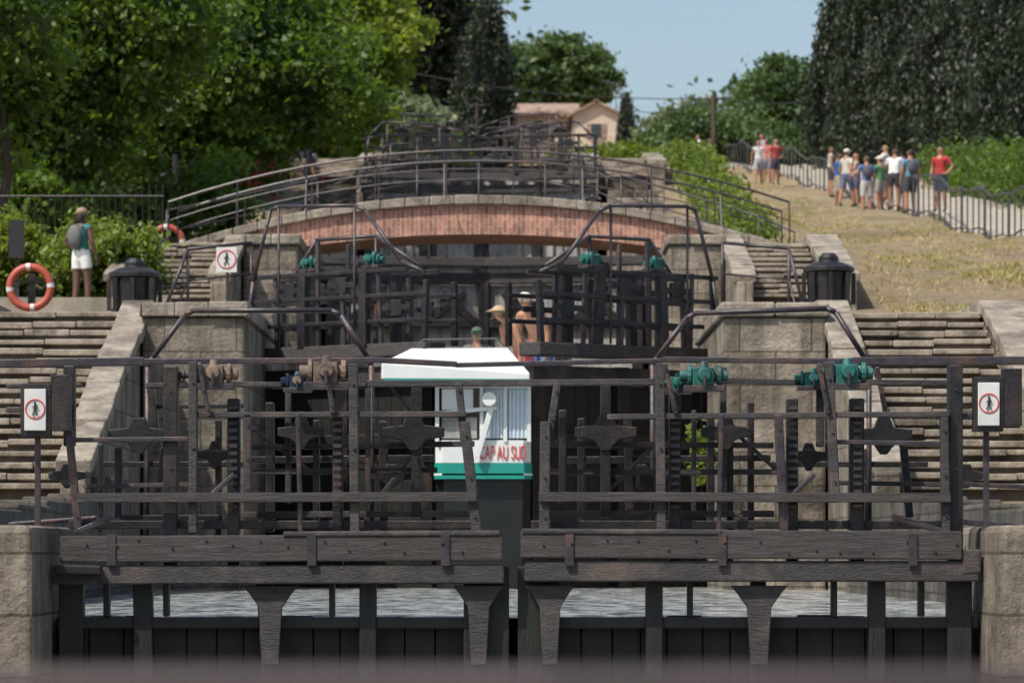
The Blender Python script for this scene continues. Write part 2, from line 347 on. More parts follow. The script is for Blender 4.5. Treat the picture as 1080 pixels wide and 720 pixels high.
# ------------------------------------------------------------------ front gate (y=30)
D=30.0
def front_leaf(side):
    e=empty('lock_gate')
    def q(x,y,dy=0): 
        v=W(x,y,D); v.y+=dy; return v
    def bar(g,x0,y0,x1,y1,t,k='wood',dy=0,dep=.09):
        t*=K*D
        a=q(x0,y0,dy);b=q(x1,y1,dy); d=(b-a).normalized(); up=Vector((0,-1,0)); sx=d.cross(up).normalized()
        vs=[p+sx*i*t/2+Vector((0,j*dep/2,0)) for p in (a,b) for i,j in ((-1,-1),(1,-1),(1,1),(-1,1))]
        g.add(vs,[(0,1,2,3),(4,5,6,7),(0,1,5,4),(1,2,6,5),(2,3,7,6),(3,0,4,7)],k)
    if side=='L':
        B=[(66,579,530,577,28,'woodh',-.12,.14),(58,606,532,605,20,'wood',-.02,.3),(62,600,110,601,10,'wooddark',-.2,.1),(300,563,528,562,6,'wood',-.05,.3),
           (0,552,95,545,5,'iron',.5,.05)]
        P=[(72,440,84,562,8,'iron',-.05,.06),(72,385,72,470,12,'ironblack',.1,.12),(180,386,180,600,15,'ironblack',.05,.16),(205,382,205,562,9,'wood',-.1,.10),
           (168,470,160,520,7,'wood',.5,.08),(246,420,246,600,13,'ironblack',.08,.16),(262,437,262,530,8,'iron',-.1,.07),(300,400,300,530,6,'wood',.5,.08),
           (356,437,356,600,11,'ironblack',.08,.14),(373,384,375,562,10,'wood',-.1,.1),(386,404,386,530,6,'iron',.45,.06),(438,404,438,545,11,'ironblack',.4,.12),
           (484,404,490,470,8,'wood',-.05,.1),(490,445,503,562,11,'wood',-.1,.12),(118,470,118,545,8,'ironblack',.5,.1),(225,440,225,600,7,'ironblack',.55,.1),(330,440,330,560,7,'ironblack',.55,.1),
           (345,384,352,437,5,'iron',-.15,.05),(212,384,222,440,5,'iron',-.15,.05),(150,405,158,470,8,'ironblack',.7,.1),(278,420,278,560,9,'ironblack',.8,.1),(400,440,402,560,9,'ironblack',.8,.1),
           (95,465,95,560,6,'ironblack',.8,.08),(315,437,318,562,5,'iron',-.12,.05)]
        R=[(-40,383,150,380,9,'iron',.15,.06),(150,380,386,379,6,'iron',.15,.06),(386,379,482,384,6,'iron',.0,.05),(386,405,545,404,7,'wood',-.05,.07),
           (205,403,386,405,6,'wood',.3,.07),(205,438,492,437,6,'wood',-.1,.07),(0,405,80,404,5,'iron',.4,.05),(262,470,500,466,6,'wood',.45,.07),(76,464,200,463,5,'iron',-.05,.05),
           (262,496,460,494,6,'wood',.5,.07),(84,525,503,524,10,'woodh',-.14,.1),(84,512,200,510,5,'wood',.3,.05),(250,542,505,541,7,'wood',.4,.1),(120,545,230,545,6,'ironblack',.5,.1),(72,553,506,553,9,'ironblack',.1,.14),
           (225,521,248,500,5,'iron',-.1,.05),(84,560,120,545,6,'iron',-.1,.05),(150,405,205,404,6,'wood',.3,.06),(0,430,30,430,6,'iron',.4,.05),
           (150,425,250,424,5,'ironblack',.75,.06),(250,482,455,480,7,'ironblack',.8,.08),(95,487,250,487,6,'ironblack',.8,.08),(262,450,330,500,4,'iron',.5,.04),(400,520,440,470,4,'iron',.5,.04)]
        PL=[(143,458,66,38,.3),(315,455,50,34,.35),(435,455,66,38,.35),(222,478,40,30,.5),(60,500,40,26,.7),(410,500,56,26,.75)]
        L=[(150,613,152,720,20),(278,613,285,720,16),(388,613,388,720,18),(500,610,500,720,22),(522,597,522,720,30),(75,613,75,720,26),(112,613,112,650,6),(175,613,175,650,6),(350,613,350,650,6)]
        FL=[(286,58),(505,54)]
        x0,x1=60,534
    else:
        B=[(549,573,1012,575,30,'woodh',-.12,.14),(553,602,1030,602,22,'wood',-.02,.3),(1012,592,1032,592,26,'wood',-.1,.15),(550,560,760,561,6,'wood',-.05,.3)]
        P=[(588,404,576,480,8,'wood',-.05,.1),(575,445,574,562,11,'wood',-.1,.12),(594,430,594,530,8,'ironblack',.4,.1),(640,404,640,545,11,'ironblack',.4,.12),
           (695,384,697,562,10,'wood',-.1,.1),(712,415,712,600,12,'ironblack',.08,.16),(735,430,735,540,5,'iron',.5,.06),(766,384,766,545,7,'wood',.45,.08),
           (774,440,774,600,7,'ironblack',.55,.1),(820,437,826,562,9,'iron',-.1,.08),(836,420,836,600,12,'ironblack',.08,.14),(868,384,868,470,8,'wood',.3,.08),
           (872,382,880,530,10,'wood',-.1,.1),(904,420,904,600,15,'ironblack',.06,.16),(930,384,946,470,5,'iron',.4,.06),(1007,385,1007,604,15,'ironblack',.0,.16),
           (994,440,996,562,9,'wood',-.1,.09),(960,470,966,545,8,'ironblack',.5,.1),(700,384,712,437,5,'iron',-.15,.05),(862,384,872,437,5,'iron',-.15,.05),
           (615,437,615,560,8,'ironblack',.8,.1),(665,437,668,560,9,'ironblack',.75,.1),(755,437,755,560,8,'ironblack',.8,.1),(798,420,798,560,7,'ironblack',.75,.1),(760,437,757,562,5,'iron',-.12,.05),(925,470,925,560,7,'ironblack',.8,.1)]
        R=[(480,384,700,379,5,'iron',.15,.05),(700,378,900,380,6,'iron',.15,.06),(900,380,1120,379,9,'iron',.15,.06),(545,404,700,403,7,'wood',-.05,.07),
           (700,398,866,402,6,'wood',.3,.07),(900,401,1010,402,6,'wood',.3,.06),(640,440,1000,437,6,'wood',-.1,.07),(570,466,820,468,6,'wood',.45,.07),(870,466,1000,468,5,'iron',-.05,.05),
           (580,496,830,496,6,'wood',.5,.07),(568,524,1000,525,10,'woodh',-.14,.1),(880,508,1000,510,5,'wood',.3,.05),(575,541,820,541,7,'wood',.4,.1),(560,553,1012,553,9,'ironblack',.1,.14),
           (1000,437,1080,436,6,'iron',.4,.05),(940,545,1000,562,6,'iron',-.1,.05),(836,521,858,500,5,'iron',-.1,.05),(1000,508,1090,512,5,'iron',.5,.05),(1010,548,1090,556,6,'iron',.5,.05),
           (600,482,820,480,7,'ironblack',.8,.08),(820,487,990,487,6,'ironblack',.8,.08),(775,450,830,500,4,'iron',.5,.04),(640,520,690,470,4,'iron',.5,.04)]
        PL=[(640,455,66,38,.35),(768,455,52,36,.35),(936,458,60,40,.3),(858,480,40,30,.5),(680,500,56,26,.75),(1030,500,44,26,.7)]
        L=[(560,597,560,720,28),(582,612,582,720,16),(690,612,690,720,18),(800,612,800,720,16),(925,612,925,720,18),(1012,612,1012,720,26),(728,612,728,650,6),(880,612,880,650,6),(972,612,972,650,6)]
        FL=[(580,52),(800,60)]
        x0,x1=547,1032
    g=MB()
    for b in B: bar(g,*b)
    g.obj('walkway_beam',e,bevel=.012)
    g=MB()
    for x in range(int(x0)+30,int(x1)-20,31):
        p=q(x+random.uniform(-6,6),574+random.uniform(-6,8),-.2); g.cyl(p,p+Vector((0,.03,0)),.009,.009,'iron',8)
    for x in (120,330,470) if side=='L' else (600,760,960):
        p=q(x,578,-.2); g.box(p.x-.03,p.x+.03,p.y,p.y+.02,p.z-.12,p.z+.1,'iron')
    g.obj('bolts_and_straps',e)
    g=MB()
    for b in P: bar(g,*b)
    g.obj('uprights',e,bevel=.008)
    g=MB()
    for b in P:
        if b[6]<=.1:
            for t in (.12,.5,.85):
                p=q(lerp(b[0],b[2],t),lerp(b[1],b[3],t),b[6]-b[7]/2); g.cyl(p-Vector((0,.012,0)),p,.010,.010,'iron',6)
    g.obj('upright_bolts',e)
    g=MB()
    for b in R: bar(g,*b)
    g.obj('rails',e,bevel=.006)
    g=MB()
    for x,y,w,h,dy in PL:
        p=q(x,y); plate(g,p.x,p.z,w*K*D,h*K*D,D+dy,'ironblack')
    for x,w in FL:
        ww=w/2
        pts=[q(x-ww,617),q(x+ww,617),q(x+ww*.75,626),q(x+ww*.42,640),q(x+ww*.30,700),q(x-ww*.30,700),q(x-ww*.42,640),q(x-ww*.75,626)]
        g.extr([(p.x,p.z) for p in pts],D-.11,D-.02,'wood')
    g.obj('brackets',e,bevel=.006)
    g=MB()
    for x,y,xx,yy,t in L: bar(g,x,y,xx,yy,t,'wooddark',.06,.16)
    g.obj('lower_posts',e,bevel=.01)
    g=MB(); xx=q(x0,0).x; xe=q(x1,0).x
    while xx<xe:
        w=random.uniform(.18,.26); g.box(xx+.004,min(xe,xx+w)-.004,D+.14+random.uniform(0,.02),D+.24,-4.6,-.455+random.uniform(-.02,.02),'wooddark'); xx+=w
    g.obj('planking',e,bevel=.006)
    g=MB(); g.box(q(x0,0).x,xe,D-.0,D+.13,-.53,-.45,'wooddark'); g.box(q(x0,0).x,xe,D-.0,D+.13,-1.2,-1.05,'wooddark'); g.box(q(x0,0).x,xe,D-.0,D+.13,-2.6,-2.4,'wooddark'); g.obj('cross_rail',e,bevel=.01)
    g=MB()
    if side=='L':
        gear(g,q(226,408,-.05),.34,'rust'); gear(g,q(345,407,-.05),.38,'rust','rust'); gear(g,q(312,410,.25),.24,'bluehub','rust'); gear(g,q(185,402,.1),.17,'ironblack')
    else:
        gear(g,q(742,410,-.05),.34,'teal'); gear(g,q(716,412,.2),.24,'teal'); gear(g,q(893,408,-.05),.36,'teal'); gear(g,q(860,408,.25),.26,'teal')
    g.obj('rack_gearboxes',e,bevel=.008)
    g=MB()
    for x in ((246,356) if side=='L' else (712,904,836)):
        for k in range(14):
            p=q(x,430+k*8,-.04); g.box(p.x-.03,p.x+.03,p.y-.012,p.y+.012,p.z-.012,p.z+.012,'iron')
    g.obj('rack_teeth',e)
    g=MB()
    if side=='L': pts=[(146,382),(152,372),(186,326),(196,321),(345,321),(355,326),(384,372),(388,380)]
    else: pts=[(692,380),(697,372),(728,330),(738,324),(880,319),(890,323),(921,372),(926,380)]
    pp=[q(x,y,.75) for x,y in pts]; g.tube(pp,.020,'iron',8)
    for p in (pp[0],pp[-1]): g.cyl(p,Vector((p.x,p.y,.0)),.020,.020,'iron',8)
    g.obj('handrail',e,smooth=True)
front_leaf('L'); front_leaf('R')
def sign(x,y,Ds,w,h,box=True):
    e=empty('no_pedestrians_sign'); p=W(x,y,Ds); g=MB()
    g.box(p.x-w/2,p.x+w/2,p.y,p.y+.02,p.z-h/2,p.z+h/2,'signwhite')
    if box: g.box(p.x-w/2-.03,p.x+w/2+.03,p.y+.022,p.y+.14,p.z-h/2-.04,p.z+h/2+.04,'ironblack'); g.box(p.x+w/2+.03,p.x+w/2+.16,p.y+.03,p.y+.2,p.z-h/2,p.z+h/2+.1,'ironblack')
    g.box(p.x-.02,p.x+.02,p.y+.15,p.y+.19,p.z-1.3,p.z,'iron')
    g.obj('panel',e,bevel=.004)
    g=MB(); R=w*.44; g.torus((p.x,p.y-.002,p.z+h*.02),R,w*.03,'red',n=28,m=6)
    g.obj('ring',e)
    g=MB(); c=Vector((p.x,p.y-.008,p.z+h*.02)); u=w*.46
    g.cyl(c+Vector((0,-.004,u*.60)),c+Vector((0,.004,u*.60)),u*.12,u*.12,'black',12)
    g.beam(c+Vector((0,0,u*.44)),c+Vector((0,0,-u*.05)),u*.18,.008,'black',up=Vector((0,1,0))); 
    g.beam(c+Vector((0,0,0)),c+Vector((-u*.26,0,-u*.62)),u*.10,.008,'black',up=Vector((0,1,0))); g.beam(c+Vector((0,0,0)),c+Vector((u*.22,0,-u*.62)),u*.10,.008,'black',up=Vector((0,1,0)))
    g.beam(c+Vector((0,0,u*.38)),c+Vector((u*.30,0,u*.05)),u*.07,.008,'black',up=Vector((0,1,0))); g.beam(c+Vector((0,0,u*.38)),c+Vector((-u*.28,0,u*.1)),u*.07,.008,'black',up=Vector((0,1,0)))
    g.obj('walking_figure',e)
sign(37,432,29.75,.15,.29); sign(1043,426,29.75,.15,.30); sign(239,274,56.2,.27,.33,False)
# ------------------------------------------------------------------ generic upper gates
def gate(y,zt,zb,Lf,ang,fh,k='teal',pale=False,hw=3.0,rows=(.25,-.35)):
    c=cx(y)
    for sg in (-1,1):
        e=empty('lock_gate'); O=Vector((c+sg*hw,y,0)); d=Vector((-sg*math.cos(ang),-math.sin(ang),0))
        pn=Vector((d.y*sg,-d.x*sg,0)); 
        if pn.y>0: pn=-pn
        def q(u,z,o=0): return O+d*u+pn*o+Vector((0,0,z))
        g=MB(); g.beam(q(-.05,zt-.10,.1),q(Lf,zt-.10,.1),.42,.18,'woodh'); g.beam(q(-.05,zt-.42,.02),q(Lf,zt-.42,.02),.30,.22,'wood'); g.obj('walkway_beam',e,bevel=.02)
        g=MB(); u=.02
        while u<Lf-.02:
            w=random.uniform(.18,.26); w=min(w,Lf-u); g.beam(q(u+w/2,zb),q(u+w/2,zt-.55),w-.01,.08,'wooddark' if not pale else 'palepanel',up=pn)
            u+=w
        g.obj('planking',e)
        g=MB(); z=zt-1.3
        while z>zb: g.beam(q(0,z,.1),q(Lf,z,.1),.14,.2,'wooddark'); z-=1.1
        for u in (.1,Lf*.5,Lf-.1): g.beam(q(u,zb,.11),q(u,zt-.3,.11),.22,.16,'ironblack',up=pn)
        if pale:
            for u in (Lf*.28,Lf*.76):
                g.beam(q(u-.5,zt-1.3,.12),q(u+.3,zt-.7,.12),.12,.16,'ironblack'); g.beam(q(u+.5,zt-1.3,.12),q(u-.2,zt-.7,.12),.12,.16,'ironblack')
        g.obj('frame',e,bevel=.015)
        g=MB()
        for o in rows:
            for u,h,w in ((.05,.95,.07),(.5,1.0,.06),(1.0,1.0,.13),(1.25,fh*.75,.06),(1.75,.75,.06),(2.15,1.0,.13),(2.4,.95,.06),(Lf-.06,.8,.08)):
                if u<Lf: g.beam(q(u,zt-.05,o+random.uniform(-.04,.04)),q(u+random.uniform(-.05,.05),zt+h,o),w,w*.9,'ironblack' if w>.065 else 'iron',up=pn)
            for h in (.28,.62,.95): g.beam(q(0,zt+h,o+.03),q(Lf*(1 if h<.9 else .9),zt+h,o+.03),.05,.06,'ironblack')
            for u,h in ((.75,.75),(1.7,.78),(2.7,.45)):
                if u<Lf-.3:
                    a=q(u-.25,zt+h,o);b=q(u+.25,zt+h,o); g.beam(a,b,.05,.08,'ironblack'); g.beam(q(u-.10,zt+h,o),q(u+.10,zt+h,o),.06,.22,'ironblack')
        g.obj('uprights_and_rails',e,bevel=.01)
        g=MB()
        for o in (.32,-.42):
            f=fh
            pts=[(0,.25),(.12,.9),(.45,f),(.6,f+.04),(2.0,f-.02),(2.2,f-.1),(2.85,1.05),(Lf,.9)] if o>0 else [(.1,.9),(.6,f*.8),(1.7,f*.8),(2.5,1.05)]
            g.tube([q(u,zt+h,o) for u,h in pts],.027,'iron',7)
            for u,h in (pts[3],pts[4]) if o>0 else pts[1:3]: g.cyl(q(u,zt,o),q(u,zt+h,o),.02,.02,'iron',6)
        g.obj('handrail',e,smooth=True)
        g=MB(); gear(g,q(1.02,zt+1.02,.12),.36,k,dirx=d); gear(g,q(2.17,zt+1.02,.12),.36,k,dirx=d); gear(g,q(1.6,zt+1.0,-.3),.3,'ironblack',dirx=d); g.obj('rack_gearboxes',e,bevel=.01)
gate(58.2,2.78,-3,3.25,math.radians(41),1.85)
gate(84,5.85,-3,3.3,math.radians(-12),.55,'ironblack',pale=True,hw=3.15,rows=(.25,))
gate(112,10.0,3,3.2,math.radians(-12),1.25,'ironblack',pale=True,hw=3.1,rows=(.25,))
gate(143,13.3,6,3.2,math.radians(-12),1.35,'ironblack',pale=True,hw=3.1,rows=(.25,))
def rail(pts,r=.024):
    e=empty('quay_handrail'); g=MB(); pp=[W(x,y,d) for x,y,d in pts]; g.tube(pp,r,'iron',7)
    for p in pp: g.cyl(p,Vector((p.x,p.y,T(p.y)-.1)),r,r,'iron',6)
    pm=[Vector((p.x,p.y,p.z-.42)) for p in pp]; g.tube(pm,r*.7,'iron',6)
    g.obj('rails',e,smooth=True)
rail([(176,320,57.2),(198,263,57.4),(265,256,58)])
rail([(762,256,58),(832,262,57.4),(846,318,57.2)])
rail([(176,222,84),(250,207,86),(335,188,90)],.02)
rail([(745,212,84),(800,228,82),(838,245,81)],.02)
rail([(655,185,92),(700,198,88),(745,212,84)],.02)
rail([(318,222,94),(330,205,94),(380,183,94),(440,173,94),(505,169,94),(575,172,94),(630,182,94),(670,200,94),(690,220,94)],.02)
rail([(372,186,111),(398,158,111),(412,152,111),(440,151,111)],.022); rail([(570,151,111),(605,153,111),(618,160,111),(640,186,111)],.022)
rail([(400,165,142),(424,140,142),(440,134,142),(475,133,142)],.025); rail([(545,133,142),(580,134,142),(595,140,142),(612,163,142)],.025)
# ------------------------------------------------------------------ lifebuoys, capstans, lamps
def lifebuoy(x,y,D_,R):
    e=empty('lifebuoy'); p=W(x,y,D_); g=MB(); g.torus((p.x,p.y,p.z),R*.82,R*.16,'orange','signwhite'); g.obj('ring',e,smooth=True)
    g=MB(); g.box(p.x-.05,p.x+.05,p.y+.14,p.y+.2,H(p.x,p.y)-.1,p.z+.2,'ironblack'); g.beam((p.x-.25,p.y+.13,p.z+.1),(p.x+.25,p.y+.13,p.z+.1),.04,.05,'ironblack'); g.obj('post',e)
lifebuoy(32,303,60,.35); lifebuoy(176,256,84,.38)
def cabinet(x,y,D_,w,h):
    e=empty('capstan_housing'); p=W(x,y,D_); g=MB()
    g.lathe((p.x,p.y,p.z),[(w*.46,-.4),(w*.46,.04),(w*.42,.06),(w*.45,h*.62),(w*.52,h*.64),(w*.52,h*.72),(w*.34,h*.8),(w*.2,h*.84),(w*.2,h*.92),(w*.12,h)],'ironblack',18); g.obj('body',e,bevel=.006)
    g=MB(); 
    for k in range(8): t=k*math.pi/4; g.box(p.x+w*.5*math.cos(t)-.03,p.x+w*.5*math.cos(t)+.03,p.y+w*.5*math.sin(t)-.03,p.y+w*.5*math.sin(t)+.03,p.z+.02,p.z+h*.62,'ironblack')
    g.obj('ribs',e)
cabinet(142,329,62,.74,.78); cabinet(874,322,62,.72,.76)
e=empty('street_lamp'); a=W(185,163,100); z0=H(a.x,a.y); g=MB(); g.cyl((a.x,a.y,z0-.1),(a.x,a.y,a.z),.09,.06,'black',8); g.obj('post',e)
g=MB(); g.lathe((a.x-.3,a.y,a.z-.9),[(.10,0),(.2,.35),(.24,.38),(.05,.55)],'ironblack',6); g.beam((a.x,a.y,a.z-.4),(a.x-.3,a.y,a.z-.35),.04,.04,'ironblack'); g.obj('lantern',e)
e=empty('notice_board'); g=MB(); p=W(17,255,68); g.box(p.x-.12,p.x+.12,p.y,p.y+.1,p.z-.25,p.z+.35,'black'); g.box(p.x-.03,p.x+.03,p.y+.1,p.y+.16,3.4,p.z+.3,'ironblack'); g.obj('board',e)
g=MB(); 
for i in range(40):
    x=-10.9+i*.12; y=76; g.cyl((x,y,H(x,y)-.1),(x,y,H(x,y)+1.5),.012,.012,'ironblack',4)
for h in (.1,1.45): g.cyl((-10.9,76,4.9+h),(-6.2,76,4.9+h),.02,.02,'ironblack',5)
g.obj('metal_fence')
g=MB(); y=86.0; i=0
while y<190:
    x=fx(y); z=H(x,y); st=.9+(y-86)*.011
    g.box(x-.019,x+.019,y-.019,y+.019,z-.1,z+1.12,'fence')
    if i%4==0: g.box(x-.032,x+.032,y-.032,y+.032,z-.1,z+1.18,'fence')
    y2=y+st; x2=fx(y2); z2=H(x2,y2)
    for h,t in ((.14,.03),(1.1,.055)): g.beam((x,y,z+h),(x2,y2,z2+h),.04,t,'fence')
    y=y2; i+=1
g.obj('path_railing')
# ------------------------------------------------------------------ houses, pole, wires
def house(x0,x1,yt,yr,D_,zb,dep,gable=False):
    e=empty('stone_house'); a=W(x0,yt,D_); b=W(x1,yt,D_); r=W(0,yr,D_).z; g=MB(); zt=a.z
    g.box(a.x,b.x,D_,D_+dep,zb,zt,'wall')
    if gable: g.extr([(a.x,zt),(b.x,zt),((a.x+b.x)/2,r)],D_,D_+dep,'wall')
    g.obj('walls',e)
    g=MB(); m=(a.x+b.x)/2
    if gable:
        g.beam((m,D_-.3,r+.06),(m,D_+dep,r+.06),.25,.15,'tile')
        for s_ in (-1,1):
            xe=a.x-.3 if s_<0 else b.x+.3; zz=zt-.08
            vs=[(m,D_-.3,r+.1),(m,D_+dep+.3,r+.1),(xe,D_+dep+.3,zz),(xe,D_-.3,zz)]; vs+=[(p[0],p[1],p[2]-.12) for p in vs]
            g.add(vs,[(0,1,2,3),(4,5,6,7),(0,1,5,4),(1,2,6,5),(2,3,7,6),(3,0,4,7)],'tile')
    else:
        vs=[(a.x-.3,D_-.4,zt-.05),(b.x+.3,D_-.4,zt-.05),(b.x+.3,D_+dep/2,r),(a.x-.3,D_+dep/2,r),(a.x-.3,D_+dep+.4,zt-.05),(b.x+.3,D_+dep+.4,zt-.05)]
        vs+=[(p[0],p[1],p[2]+.14) for p in vs]
        g.add(vs,[(0,1,2,3),(3,2,5,4),(6,7,8,9),(9,8,11,10),(0,1,7,6),(1,2,8,7),(2,5,11,8),(4,5,11,10),(3,4,10,9),(0,3,9,6)],'tile')
    g.obj('roof',e)
    g=MB(); k=max(1,int((b.x-a.x)/2.6))
    for i in range(k):
        xc=a.x+(b.x-a.x)*(i+.5)/k; g.box(xc-.26,xc+.26,D_-.03,D_+.02,zt-1.3,zt-.55,'glass'); 
        for s_ in (-1,1): g.box(xc+s_*.40-.12,xc+s_*.40+.12,D_-.05,D_-.005,zt-1.32,zt-.53,'tile')
        g.box(xc-.34,xc+.34,D_-.1,D_-.035,zt-1.38,zt-1.33,'coping')
    g.obj('windows',e)
house(528,606,122,104,235,19,8); house(604,654,120,108,228,19,7,True)
e=empty('tv_antenna'); g=MB(); p=W(650,86,229); g.cyl((p.x,229.5,p.z-2.2),(p.x,229.5,p.z),.025,.025,'fence',5)
for k in range(5): g.cyl((p.x-.4,229.5,p.z-k*.2),(p.x+.4,229.5,p.z-k*.2),.015,.015,'fence',4)
g.obj('mast',e)
e=empty('utility_pole'); g=MB(); p=W(753,96,182); z0=H(p.x,182); g.cyl((p.x,182,z0-.3),(p.x,182,p.z),.13,.09,'bark',10)
g.beam((p.x-.4,182,p.z-.35),(p.x+.8,182,p.z-.3),.08,.08,'bark')
for k in (-.35,.1,.7): g.cyl((p.x+k,182,p.z-.3),(p.x+k,182,p.z-.08),.04,.03,'coping',6)
g.obj('pole',e)
def wire(a,b,sag): return [a.lerp(b,t/12)-Vector((0,0,sag*4*(t/12)*(1-t/12))) for t in range(13)]
g=MB()
for a,b in ((W(756,102,182),W(650,112,228)),(W(756,104,182),W(900,90,200)),(W(750,104,182),W(395,68,200))): g.tube(wire(a,b,.5),.022,'black',4)
g.obj('overhead_wire')
e=empty('utility_pole'); g=MB(); p=W(503,108,170); g.cyl((p.x,170,14),(p.x,170,p.z),.07,.05,'iron',6); g.beam((p.x-.3,170,p.z-.1),(p.x+.3,170,p.z-.1),.05,.05,'iron'); g.obj('pole',e)
# ------------------------------------------------------------------ vegetation
def leaves(name,pts,size,k,parent=None,asp=1.7,up=0):
    n=len(pts); a=rng.normal(size=(n,3)); 
    if up: a[:,2]=np.abs(a[:,2])+up
    a/=np.linalg.norm(a,axis=1)[:,None]; b=rng.normal(size=(n,3)); b-=a*(a*b).sum(1)[:,None]; b/=np.linalg.norm(b,axis=1)[:,None]
    s=size*rng.uniform(.6,1.35,(n,1)); c=np.cross(a,b)
    L=a*s*asp/2; Wd=b*s/2
    v=np.empty((n*4,3)); v[0::4]=pts-L; v[1::4]=pts+Wd+c*s*.12; v[2::4]=pts+L; v[3::4]=pts-Wd+c*s*.12
    me=bpy.data.meshes.new(name); me.vertices.add(n*4); me.vertices.foreach_set('co',v.ravel())
    me.loops.add(n*4); me.loops.foreach_set('vertex_index',np.arange(n*4)); me.polygons.add(n)
    me.polygons.foreach_set('loop_start',np.arange(0,n*4,4)); me.polygons.foreach_set('loop_total',np.full(n,4)); me.update(calc_edges=True)
    me.materials.append(M[k]); o=bpy.data.objects.new(name,me); link(o)
    if parent: o.parent=parent
    return o
def crown(lobes,n,cl=55,cr=.22,shell=.55):
    out=[]; vol=np.array([l[3]*l[4]*l[5] for l in lobes])**(2/3); vol/=vol.sum()
    for l,w in zip(lobes,vol):
        m=int(n*w); 
        d=rng.normal(size=(cl,3)); d/=np.linalg.norm(d,axis=1)[:,None]; r=rng.uniform(shell,1.08,(cl,1))
        cc=d*r; idx=rng.integers(0,cl,m); sz=rng.uniform(.5,1.3,(cl,1))*cr
        p=cc[idx]+rng.normal(size=(m,3))*sz[idx]*np.array([1,1,.7])
        out.append(p*np.array(l[3:6])+np.array(l[:3]))
    return np.concatenate(out)
def tree(name,x,y,zc_lobes,n,size,k,trunk=.25,cl=55,cr=.18):
    e=empty(name); z0=H(x,y)-.3; g=MB(); L=zc_lobes
    zt=min(l[2]-l[5]*.4 for l in L); zt=max(zt,z0+1)
    segs=5; pv=Vector((x,y,z0)); 
    for i in range(segs):
        nx=Vector((x+random.uniform(-.12,.12),y,lerp(z0,zt,(i+1)/segs))); g.cyl(pv,nx,lerp(trunk,trunk*.65,i/segs),lerp(trunk,trunk*.65,(i+1)/segs),'bark',9); pv=nx
    for l in L:
        c=Vector(l[:3]); mid=pv.lerp(c,.5)+Vector((random.uniform(-.3,.3),0,random.uniform(0,.4)))
        g.cyl(pv,mid,trunk*.5,trunk*.3,'bark',7); g.cyl(mid,c,trunk*.3,trunk*.12,'bark',6)
        for j in range(5):
            d=Vector((random.uniform(-1,1)*l[3],random.uniform(-1,1)*l[4],random.uniform(-.3,1)*l[5]))*.8; g.cyl(mid.lerp(c,random.random()),c+d,trunk*.16,.02,'bark',5)
    g.obj('trunk_and_limbs',e); leaves('crown',crown(L,n,cl,cr),size,k,e); return e
def lob(px,py,D_,r,ry=None,rz=None):
    p=W(px,py,D_); return (p.x,p.y,p.z,r,ry or r,rz or r*.8)
def tr(name,tx,ty,lb,n,size,k,**kw): 
    x=(tx-540)*K*ty; tree(name,x,ty,[lob(a,b,ty+random.uniform(-1.5,1.5),r) for a,b,r in lb],n,size,k,**kw)
tr('plane_tree',48,92,[(20,60,2.6),(110,40,2.3),(60,-40,3),(-60,80,2.5),(85,130,1.9),(20,150,1.7),(150,-10,2.2),(-10,190,1.2)],32000,.125,'leafA',trunk=.22)
tr('plane_tree',182,106,[(200,70,2.4),(270,30,2.6),(150,120,2.0),(260,130,1.8),(220,-20,2.6),(120,150,1.3),(320,90,1.8),(190,165,1.1)],32000,.135,'leafA',trunk=.2)
tr('lime_tree',300,135,[(330,60,2.6),(385,30,1.8),(290,110,2.4),(350,120,2.0),(360,-10,2.3),(260,150,2),(395,55,1.3),(320,150,1.2)],28000,.165,'leafB',trunk=.2)
tr('lime_tree',110,120,[(90,190,1.8),(140,205,1.6),(30,200,2),(200,195,1.6),(250,190,1.5)],12000,.15,'leafA',trunk=.15)
tr('plane_tree',6,78,[(-40,60,2.0),(-60,120,1.8),(-30,10,2.0)],12000,.12,'leafA',trunk=.13)
tr('olive_tree',400,158,[(385,135,1.5),(425,130,1.5),(360,150,1.4),(450,140,1.1),(405,112,1.0)],12000,.15,'leafOl',trunk=.12)
tr('dark_pine_tree',432,205,[(430,20,3.0),(448,60,2.3),(412,70,2.6),(466,8,1.8),(425,-30,3.2),(442,95,2)],20000,.2,'leafC',trunk=.3)
tr('umbrella_pine',592,310,[(575,72,2.4),(610,70,2.3),(592,62,2.2),(555,85,1.8),(632,88,1.7),(600,90,2),(620,100,1.5),(570,98,1.8),(548,62,1.3)],20000,.24,'leafP',trunk=.3)
tr('green_tree',830,232,[(835,95,2.3),(810,105,2),(865,100,2.2),(850,125,2),(800,130,1.8),(880,130,2),(825,78,1.2)],18000,.19,'leafP',trunk=.25)
tr('small_tree',715,210,[(715,135,1.3),(735,125,1.2),(700,145,1.3),(745,145,1.2),(770,140,1.3),(725,155,1.3)],9000,.17,'leafOl',trunk=.12)
